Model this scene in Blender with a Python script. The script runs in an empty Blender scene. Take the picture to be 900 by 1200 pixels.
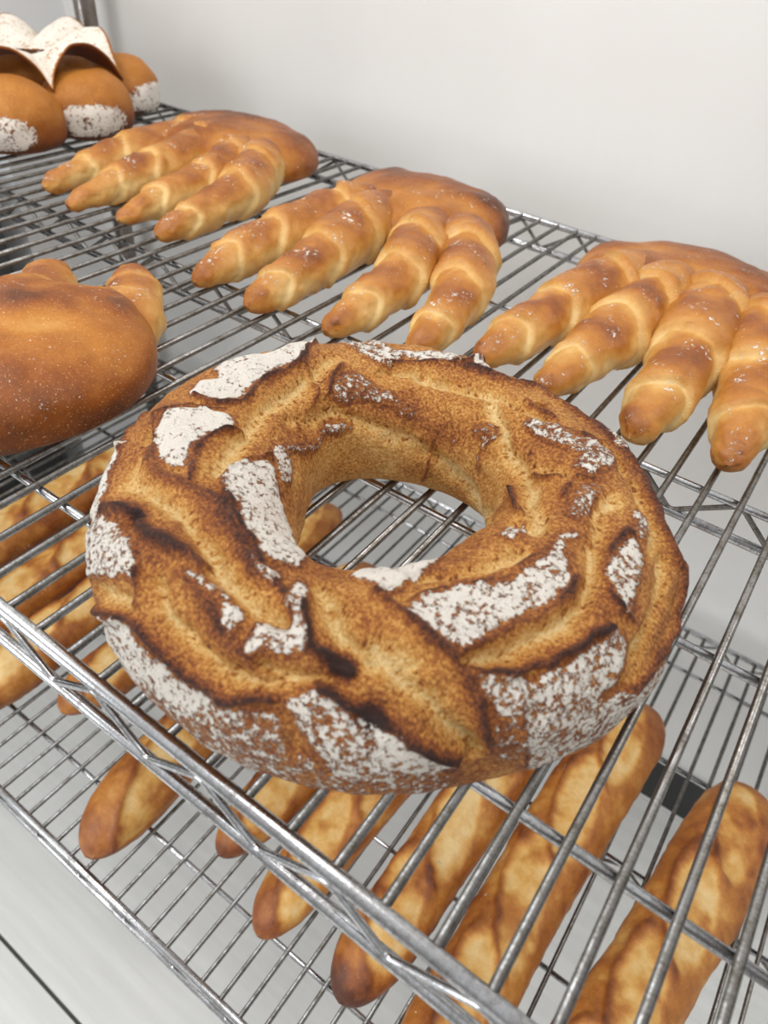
import bpy, math, random
import numpy as np
from mathutils import Matrix, Vector

C = bpy.context.scene.collection
PI = math.pi

# ------------------------------------------------------------------ camera
cam_d = bpy.data.cameras.new('camera')
cam = bpy.data.objects.new('camera', cam_d); C.objects.link(cam)
Rwc = np.array([[0.8123229, 0.57877278, 0.07178834],
                [-0.43355443, 0.51695483, 0.73809773],
                [0.39007955, -0.63069784, 0.67086375]])
M4 = Matrix([list(Rwc[:, 0]) + [0], list(Rwc[:, 1]) + [0], list(Rwc[:, 2]) + [0], [0, 0, 0, 1]])
cam.matrix_world = Matrix.Translation((0.29782642, -0.1021968, 0.31590883)) @ M4
cam_d.sensor_fit = 'VERTICAL'; cam_d.sensor_height = 36.0; cam_d.lens = 834.246 * 36 / 1200
cam_d.clip_start = 0.01; cam_d.clip_end = 50
cam_d.dof.use_dof = True; cam_d.dof.focus_distance = 0.47; cam_d.dof.aperture_fstop = 8.5
bpy.context.scene.camera = cam

# ------------------------------------------------------------------ world, lights, exposure
w = bpy.data.worlds.new('world'); bpy.context.scene.world = w; w.use_nodes = True
nt = w.node_tree; nt.nodes.clear()
out = nt.nodes.new('ShaderNodeOutputWorld'); bg = nt.nodes.new('ShaderNodeBackground')
tc = nt.nodes.new('ShaderNodeTexCoord'); sp = nt.nodes.new('ShaderNodeSeparateXYZ')
rp = nt.nodes.new('ShaderNodeValToRGB')
nt.links.new(tc.outputs['Generated'], sp.inputs[0]); nt.links.new(sp.outputs['Z'], rp.inputs[0])
e = rp.color_ramp.elements
e[0].position = 0.0; e[0].color = (.42, .415, .40, 1)
e[1].position = 0.75; e[1].color = (1.0, 1.0, 1.0, 1)
m_ = e.new(.3); m_.color = (.62, .63, .64, 1)
nt.links.new(rp.outputs[0], bg.inputs[0]); bg.inputs[1].default_value = 0.84
nt.links.new(bg.outputs[0], out.inputs[0])

def area(name, loc, target, size, energy, col=(1, 1, 1)):
    l = bpy.data.lights.new(name, 'AREA'); l.shape = 'RECTANGLE'; l.size = size[0]; l.size_y = size[1]
    l.energy = energy; l.color = col
    o = bpy.data.objects.new(name, l); C.objects.link(o); o.location = loc
    o.rotation_euler = (Vector(target) - Vector(loc)).to_track_quat('-Z', 'Y').to_euler()
    return o
area('ceiling_panel_light', (-0.7, -0.2, 1.9), (0.0, 0.3, 0), (1.3, 0.5), 21, (1, .985, .96))
area('ceiling_panel_light', (1.2, 0.1, 1.9), (0.2, 0.3, 0), (1.3, 0.5), 15, (1, .985, .96))
area('window_daylight', (-1.2, -2.4, 0.7), (0.0, 0.3, -0.3), (1.8, 1.6), 46, (.93, .97, 1))

vs = bpy.context.scene.view_settings
vs.view_transform = 'Standard'; vs.look = 'None'; vs.gamma = 1; vs.use_curve_mapping = False
vs.exposure = 0.0

# ------------------------------------------------------------------ materials
def new_mat(name):
    m = bpy.data.materials.new(name); m.use_nodes = True
    n = m.node_tree; b = n.nodes['Principled BSDF']
    return m, n, b
def noise(n, scale, detail=4, rough=.55, co=None):
    t = n.nodes.new('ShaderNodeTexNoise'); t.inputs['Scale'].default_value = scale
    t.inputs['Detail'].default_value = detail; t.inputs['Roughness'].default_value = rough
    if co is not None: n.links.new(co, t.inputs['Vector'])
    return t.outputs['Fac']
def math_(n, op, a, b=None, c=None, clamp=False):
    t = n.nodes.new('ShaderNodeMath'); t.operation = op; t.use_clamp = clamp
    for i, v in enumerate((a, b, c)):
        if v is None: continue
        if isinstance(v, (int, float)): t.inputs[i].default_value = v
        else: n.links.new(v, t.inputs[i])
    return t.outputs[0]
def ramp(n, fac, stops):
    t = n.nodes.new('ShaderNodeValToRGB'); r = t.color_ramp
    r.elements[0].position = stops[0][0]; r.elements[0].color = stops[0][1] + (1,)
    r.elements[1].position = stops[-1][0]; r.elements[1].color = stops[-1][1] + (1,)
    for p_, c_ in stops[1:-1]:
        q_ = r.elements.new(p_); q_.color = c_ + (1,)
    n.links.new(fac, t.inputs[0]); return t.outputs[0]
def mix(n, f, a, b):
    t = n.nodes.new('ShaderNodeMix'); t.data_type = 'RGBA'
    if isinstance(f, (int, float)): t.inputs[0].default_value = f
    else: n.links.new(f, t.inputs[0])
    for i, v in ((6, a), (7, b)):
        if isinstance(v, tuple): t.inputs[i].default_value = v + (1,)
        else: n.links.new(v, t.inputs[i])
    return t.outputs[2]

def crust_material(name, stops, amp1=.22, amp2=.3, fine=1.0, rough=.55, flour_scale=420, bump=.0012, seed=0.0, spec=.4, blister=0.0):
    """crust colour from the 'bake' attribute broken up by noise; 'flour' attribute dusts it white"""
    m, n, b = new_mat(name)
    co0 = n.nodes.new('ShaderNodeTexCoord').outputs['Object']
    mp = n.nodes.new('ShaderNodeMapping'); n.links.new(co0, mp.inputs[0]); mp.inputs['Location'].default_value = (seed, seed * .7, 0)
    co = mp.outputs[0]
    at = n.nodes.new('ShaderNodeAttribute'); at.attribute_name = 'bake'
    fl = n.nodes.new('ShaderNodeAttribute'); fl.attribute_name = 'flour'
    n1 = noise(n, 38, 5, .6, co); n2 = noise(n, 330 * fine, 5, .7, co); n3 = noise(n, 900 * fine, 2, .6, co)
    v = math_(n, 'ADD', at.outputs['Fac'], math_(n, 'MULTIPLY', math_(n, 'SUBTRACT', n1, .5), amp1 * 2))
    v = math_(n, 'ADD', v, math_(n, 'MULTIPLY', math_(n, 'SUBTRACT', n2, .5), amp2 * 2), clamp=True)
    col = ramp(n, v, stops)
    if blister:
        bl = ramp(n, n3, [(.62, (0, 0, 0)), (.74, (1, 1, 1))])
        col = mix(n, math_(n, 'MULTIPLY', bl, blister), col, (.80, .56, .28))
    # flour: grains and clumps, broken by little brown cracks
    c1 = noise(n, flour_scale, 2, .5, co); c2 = noise(n, flour_scale * .33, 3, .6, co); c3 = noise(n, flour_scale * 2.6, 2, .7, co)
    vo = n.nodes.new('ShaderNodeTexVoronoi'); vo.inputs['Scale'].default_value = flour_scale * .8; vo.feature = 'F1'
    n.links.new(co, vo.inputs['Vector'])
    cl = math_(n, 'ADD', math_(n, 'MULTIPLY', c1, .33), math_(n, 'MULTIPLY', c2, .27))
    cl = math_(n, 'ADD', cl, math_(n, 'MULTIPLY', c3, .40))
    cl = math_(n, 'ADD', math_(n, 'MULTIPLY', math_(n, 'SUBTRACT', cl, .5), 3.1), .65)
    cl = math_(n, 'ADD', cl, math_(n, 'MULTIPLY', math_(n, 'SUBTRACT', vo.outputs['Distance'], .45), .55))
    d = math_(n, 'SUBTRACT', fl.outputs['Fac'], cl)
    mask = ramp(n, math_(n, 'ADD', math_(n, 'MULTIPLY', d, 2.6), .5, clamp=True), [(.25, (0, 0, 0)), (.70, (1, 1, 1))])
    has = math_(n, 'MULTIPLY', fl.outputs['Fac'], 6, clamp=True)
    mask = math_(n, 'MULTIPLY', mask, has)
    fcol = ramp(n, n3, [(.3, (.74, .67, .58)), (.6, (.86, .82, .75))])
    col = mix(n, math_(n, 'MULTIPLY', mask, .93), col, fcol)
    n.links.new(col, b.inputs['Base Color'])
    rr = math_(n, 'ADD', math_(n, 'MULTIPLY', mask, .9 - rough), rough)
    n.links.new(rr, b.inputs['Roughness']); b.inputs['Specular IOR Level'].default_value = spec
    b.inputs['Subsurface Weight'].default_value = .0
    h = math_(n, 'ADD', math_(n, 'MULTIPLY', n2, .9), math_(n, 'MULTIPLY', n1, .8))
    h = math_(n, 'ADD', h, math_(n, 'MULTIPLY', mask, .7))
    bp = n.nodes.new('ShaderNodeBump'); bp.inputs['Distance'].default_value = bump; bp.inputs['Strength'].default_value = 1
    n.links.new(h, bp.inputs['Height']); n.links.new(bp.outputs[0], b.inputs['Normal'])
    return m

RING_STOPS = [(0.0, (.80, .59, .29)), (.2, (.70, .42, .135)), (.40, (.54, .235, .045)), (.58, (.30, .088, .016)), (.8, (.105, .026, .009)), (1.0, (.028, .009, .006))]
SOFT_STOPS = [(0.0, (.74, .52, .22)), (.25, (.60, .32, .085)), (.5, (.45, .168, .022)), (.75, (.27, .075, .010)), (1.0, (.10, .028, .009))]
BAG_STOPS = [(0.0, (.80, .57, .26)), (.25, (.68, .37, .095)), (.5, (.47, .175, .030)), (.75, (.26, .070, .012)), (1.0, (.09, .022, .007))]
mat_ring = crust_material('rye_crust', RING_STOPS, .20, .66, 1.7, .58, 380, .0024)
mat_hand = crust_material('soft_golden_crust', SOFT_STOPS, .16, .12, .8, .42, 260, .0006, 3.1, .45, .22)
mat_palm = crust_material('smooth_glossy_crust', SOFT_STOPS, .15, .14, .8, .42, 260, .0006, 7.7, .3, .6)
mat_bag = crust_material('baguette_crust', BAG_STOPS, .2, .16, .6, .45, 200, .0010, 1.3, .45, .15)
mat_couronne = crust_material('crown_crust', SOFT_STOPS, .12, .16, .8, .55, 300, .0008, 5.2, .35)

def metal(name, base, rough, dirt, scale=60):
    m, n, b = new_mat(name)
    co = n.nodes.new('ShaderNodeTexCoord').outputs['Object']
    f = noise(n, scale, 6, .7, co); g = noise(n, scale * 7, 3, .6, co)
    k = ramp(n, math_(n, 'ADD', math_(n, 'MULTIPLY', f, .6), math_(n, 'MULTIPLY', g, .4)), [(.42, (0, 0, 0)), (.62, (1, 1, 1))])
    col = mix(n, k, base, tuple(c * d for c, d in zip(base, dirt)))
    n.links.new(col, b.inputs['Base Color']); b.inputs['Metallic'].default_value = 1
    n.links.new(math_(n, 'ADD', math_(n, 'MULTIPLY', k, .25), rough), b.inputs['Roughness'])
    bp = n.nodes.new('ShaderNodeBump'); bp.inputs['Distance'].default_value = .00012; bp.inputs['Strength'].default_value = .5
    n.links.new(g, bp.inputs['Height']); n.links.new(bp.outputs[0], b.inputs['Normal'])
    return m
mat_wire = metal('aged_chrome_wire', (.29, .28, .27), .28, (.42, .37, .30), 90)
mat_rail = metal('polished_chrome_rail', (.62, .63, .65), .14, (.45, .42, .40), 60)
mat_post = metal('chrome_post', (.30, .27, .25), .2, (.7, .66, .62), 20)

def plain(name, c1, c2, scale, rough, stretch=None, bump=.001):
    m, n, b = new_mat(name)
    co = n.nodes.new('ShaderNodeTexCoord').outputs['Object']
    if stretch:
        mp = n.nodes.new('ShaderNodeMapping'); mp.inputs['Scale'].default_value = stretch
        n.links.new(co, mp.inputs[0]); co = mp.outputs[0]
    f = noise(n, scale, 6, .6, co)
    n.links.new(ramp(n, f, [(.35, c1), (.65, c2)]), b.inputs['Base Color']); b.inputs['Roughness'].default_value = rough
    bp = n.nodes.new('ShaderNodeBump'); bp.inputs['Distance'].default_value = bump; bp.inputs['Strength'].default_value = .5
    n.links.new(f, bp.inputs['Height']); n.links.new(bp.outputs[0], b.inputs['Normal'])
    return m
mat_wall = plain('white_wall_sheet', (.73, .722, .70), (.78, .772, .75), 2.2, .45, (1, 1, .35), .004)
mat_wall_l = plain('white_side_wall', (.82, .84, .85), (.86, .87, .88), 3, .5)
mat_floor = plain('pale_plank_floor', (.66, .66, .635), (.73, .73, .705), 9, .5, (.35, 5, 1), .0006)
mat_groove = plain('floor_groove', (.10, .10, .08), (.14, .14, .12), 30, .8)
mat_black = plain('black_plastic', (.010, .010, .011), (.018, .018, .018), 20, .4)
mat_dark = plain('dark_grey_steel', (.045, .047, .05), (.075, .078, .08), 8, .35)

# ------------------------------------------------------------------ mesh helpers
class MB:
    def __init__(s): s.v = []; s.f = []; s.n = 0
    def add(s, V, F):
        s.v.append(np.asarray(V, float)); s.f += [tuple(i + s.n for i in f) for f in F]; s.n += len(V); return s
    def tube(s, pts, r, seg=10, cap=True):
        P = np.asarray(pts, float); n = len(P)
        T = np.gradient(P, axis=0) if n > 2 else np.repeat((P[1] - P[0])[None], 2, 0)
        T /= np.linalg.norm(T, axis=1)[:, None]
        up = np.array([0, 0, 1.]) if abs(T[0][2]) < .9 else np.array([1., 0, 0])
        V = []
        for i in range(n):
            a = np.cross(T[i], up); a /= np.linalg.norm(a); b = np.cross(a, T[i])
            rr = r[i] if hasattr(r, '__len__') else r
            for k in range(seg):
                t = 2 * PI * k / seg; V.append(P[i] + rr * (math.cos(t) * a + math.sin(t) * b))
        F = [(i * seg + k, i * seg + (k + 1) % seg, (i + 1) * seg + (k + 1) % seg, (i + 1) * seg + k) for i in range(n - 1) for k in range(seg)]
        if cap: F += [tuple(range(seg))[::-1], tuple((n - 1) * seg + k for k in range(seg))]
        return s.add(V, F)
    def box(s, a, b):
        x0, y0, z0 = a; x1, y1, z1 = b
        V = [(x, y, z) for x in (x0, x1) for y in (y0, y1) for z in (z0, z1)]
        return s.add(V, [(0, 1, 3, 2), (4, 6, 7, 5), (0, 4, 5, 1), (2, 3, 7, 6), (0, 2, 6, 4), (1, 5, 7, 3)])
    def build(s, name, mat, parent=None, smooth=True, loc=None, bevel=0, attrs=None):
        V = np.concatenate(s.v)
        me = bpy.data.meshes.new(name); me.from_pydata(V.tolist(), [], s.f); me.update()
        me.materials.append(mat)
        if smooth: me.polygons.foreach_set('use_smooth', [True] * len(me.polygons))
        if attrs:
            for k, a in attrs.items():
                t = me.attributes.new(k, 'FLOAT', 'POINT'); t.data.foreach_set('value', np.asarray(a, np.float32).ravel())
        o = bpy.data.objects.new(name, me); C.objects.link(o)
        if parent is not None: o.parent = parent
        if loc is not None: o.location = loc
        if bevel:
            b = o.modifiers.new('bevel', 'BEVEL'); b.width = bevel; b.segments = 2
        return o
def tag(o, label=None, cat=None, group=None, kind=None):
    for k, v in (('label', label), ('category', cat), ('group', group), ('kind', kind)):
        if v: o[k] = v
    return o
def empty(name, loc=(0, 0, 0), rz=0):
    o = bpy.data.objects.new(name, None); C.objects.link(o); o.location = loc; o.rotation_euler = (0, 0, rz)
    o.empty_display_size = .02; return o
def grid_faces(n, m, wrap_n=False, wrap_m=True):
    I = np.arange(n if wrap_n else n - 1)[:, None]; J = np.arange(m if wrap_m else m - 1)[None, :]
    a = I * m + J; b = I * m + (J + 1) % m; c = ((I + 1) % n) * m + (J + 1) % m; d = ((I + 1) % n) * m + J
    return np.stack([a, d, c, b], -1).reshape(-1, 4).tolist()

# smooth value noise in numpy
def vnoise(P, scale, seed=0, octaves=3):
    P = np.asarray(P, float) * scale; out_ = np.zeros(P.shape[:-1]); amp = 1.; tot = 0
    for o_ in range(octaves):
        Q = P * (2 ** o_) + seed * 13.7 + o_ * 5.3
        I = np.floor(Q).astype(np.int64); f = Q - I; f = f * f * (3 - 2 * f)
        acc = 0
        for dx in (0, 1):
            for dy in (0, 1):
                for dz in (0, 1):
                    h = (I[..., 0] + dx) * 374761393 + (I[..., 1] + dy) * 668265263 + (I[..., 2] + dz) * 2147483647 + seed * 97
                    h = (h ^ (h >> 13)) * 1274126177 & 0x7fffffff
                    val = ((h ^ (h >> 16)) & 0xffff) / 65535.
                    wgt = (f[..., 0] if dx else 1 - f[..., 0]) * (f[..., 1] if dy else 1 - f[..., 1]) * (f[..., 2] if dz else 1 - f[..., 2])
                    acc = acc + val * wgt
        out_ += acc * amp; tot += amp; amp *= .5
    return out_ / tot - .5
def sstep(a, b, x):
    t = np.clip((x - a) / (b - a), 0, 1); return t * t * (3 - 2 * t)

# ------------------------------------------------------------------ the room
FZ = -1.08
def struct(name, mb, mat, **k):
    o = mb.build(name, mat, smooth=False, **k); return tag(o, kind='structure')
fl_mb = MB()
FY = [-2.6, -1.34, -.715, -.09, 1.2]
for a, b in zip(FY[:-1], FY[1:]): fl_mb.box((-3.0, a + .003, FZ - .03), (3.0, b - .003, FZ))
struct('floor', fl_mb, mat_floor)
struct('trim_1', MB().box((-3.0, -2.6, FZ - .05), (3.0, 1.2, FZ - .012)), mat_groove)   # dark joints between the planks
struct('wall_back', MB().box((-1.16, .84, FZ), (3.0, .94, 2.0)), mat_wall)
struct('wall_left', MB().box((-1.16, .66, FZ), (-1.06, .84, 2.0)).box((-1.16, -.6, -.02), (-1.06, .66, 2.0)), mat_wall_l)
struct('baseboard_back', MB().box((-1.06, .828, FZ + .025), (1.6, .84, FZ + .15)), mat_black)
struct('baseboard_left', MB().box((-1.06, .66, FZ + .025), (-1.048, .828, FZ + .15)), mat_black)
# dark appliance standing beside the rack
ap = empty('steel_cabinet', (-1.30, .16, FZ))
tag(ap, 'dark grey steel cabinet at the far left, glimpsed through the rack wires', 'cabinet')
MB().box((-.27, -.55, .06), (.27, .44, .92)).build('body', mat_dark, ap, smooth=False, bevel=.006)
MB().box((.27, -.5, .1), (.285, .42, .34)).build('door', mat_black, ap, smooth=False, bevel=.004)
for sx in (-.23, .23):
    for sy in (-.5, .42): MB().tube([(sx, sy, 0), (sx, sy, .065)], .02, 12).build('foot', mat_black, ap)

# ------------------------------------------------------------------ the wire rack
S = .0254
rack = empty('wire_shelving_rack', (-.15, .38, FZ))
tag(rack, 'chrome wire shelving rack with two shelves carrying all the breads', 'rack')
RX, RY, RZ = -.15, .38, FZ
X0, X1, YB = -.93, .63, .767
def rel(p): return (p[0] - RX, p[1] - RY, p[2] - RZ)
def loft(pts): return [rel(p) for p in pts]
def rod(name, pts, r, mat, parent, seg=10):
    return MB().tube(loft(pts), r, seg).build(name, mat, parent)
def zigzag(y, z, zt, zb):
    per = 3 * S; n0 = int(math.floor(X0 / per)); pts = []
    x = n0 * per
    while x < X1:
        for u, zz in ((-.04, zt - .001), (0, zt), (.04, zt - .001), (.22, (zt + zb) / 2), (.40, zb + .001), (.44, zb), (.48, zb + .001), (.72, (zt + zb) / 2)):
            xx = x + u * per
            if X0 + .01 < xx < X1 - .01: pts.append((xx, y, z + zz))
        x += per
    return pts
def make_shelf(z):
    mb = MB()
    for y in (-.004, YB): mb.tube(loft([(X0, y, z - .001), (X1, y, z - .001)]), .0042, 12)
    for x in (X0, X1): mb.tube(loft([(x, -.004, z - .001), (x, YB, z - .001)]), .0042, 12)
    sh = mb.build('shelf', mat_rail, rack)
    i0, i1 = int(math.ceil(X0 / S)), int(X1 / S)
    for i in range(i0, i1 + 1):
        rod('wire', [(i * S, -.002, z), (i * S, YB - .001, z)], .0025, mat_wire, sh, 8)
    for y in (.0705, .2193, .3697, .528, .690):
        rod('crossbar', [(X0, y, z - .0052), (X1, y, z - .0052)], .0030, mat_rail, sh, 10)
    for y, dz in ((-.006, -.036), (.3697, -.034), (YB, -.034)):
        rod('lower_rail', [(X0, y, z + dz), (X1, y, z + dz)], .0038, mat_rail, sh, 10)
        rod('zigzag_brace', zigzag(y, z, -.006, dz + .002), .0021, mat_wire if y > .1 else mat_rail, sh, 8)
    return sh
make_shelf(0.0); make_shelf(-.52)
for (x, y) in ((X0 + .004, YB + .019), (X0 + .004, -.026), (X1, YB + .019), (X1, -.026)):
    ps = MB().tube(loft([(x, y, FZ + .012), (x, y, 1.0)]), .0175, 20)
    po = ps.build('post', mat_post, rack)
    MB().tube(loft([(x, y, FZ), (x, y, FZ + .014)]), [.024, .022], 20).build('foot', mat_black, po)
    for z in (0, -.52):
        MB().tube(loft([(x, y, z - .034), (x, y, z + .004)]), [.0225, .0205], 20).build('collar', mat_rail, po)

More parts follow.
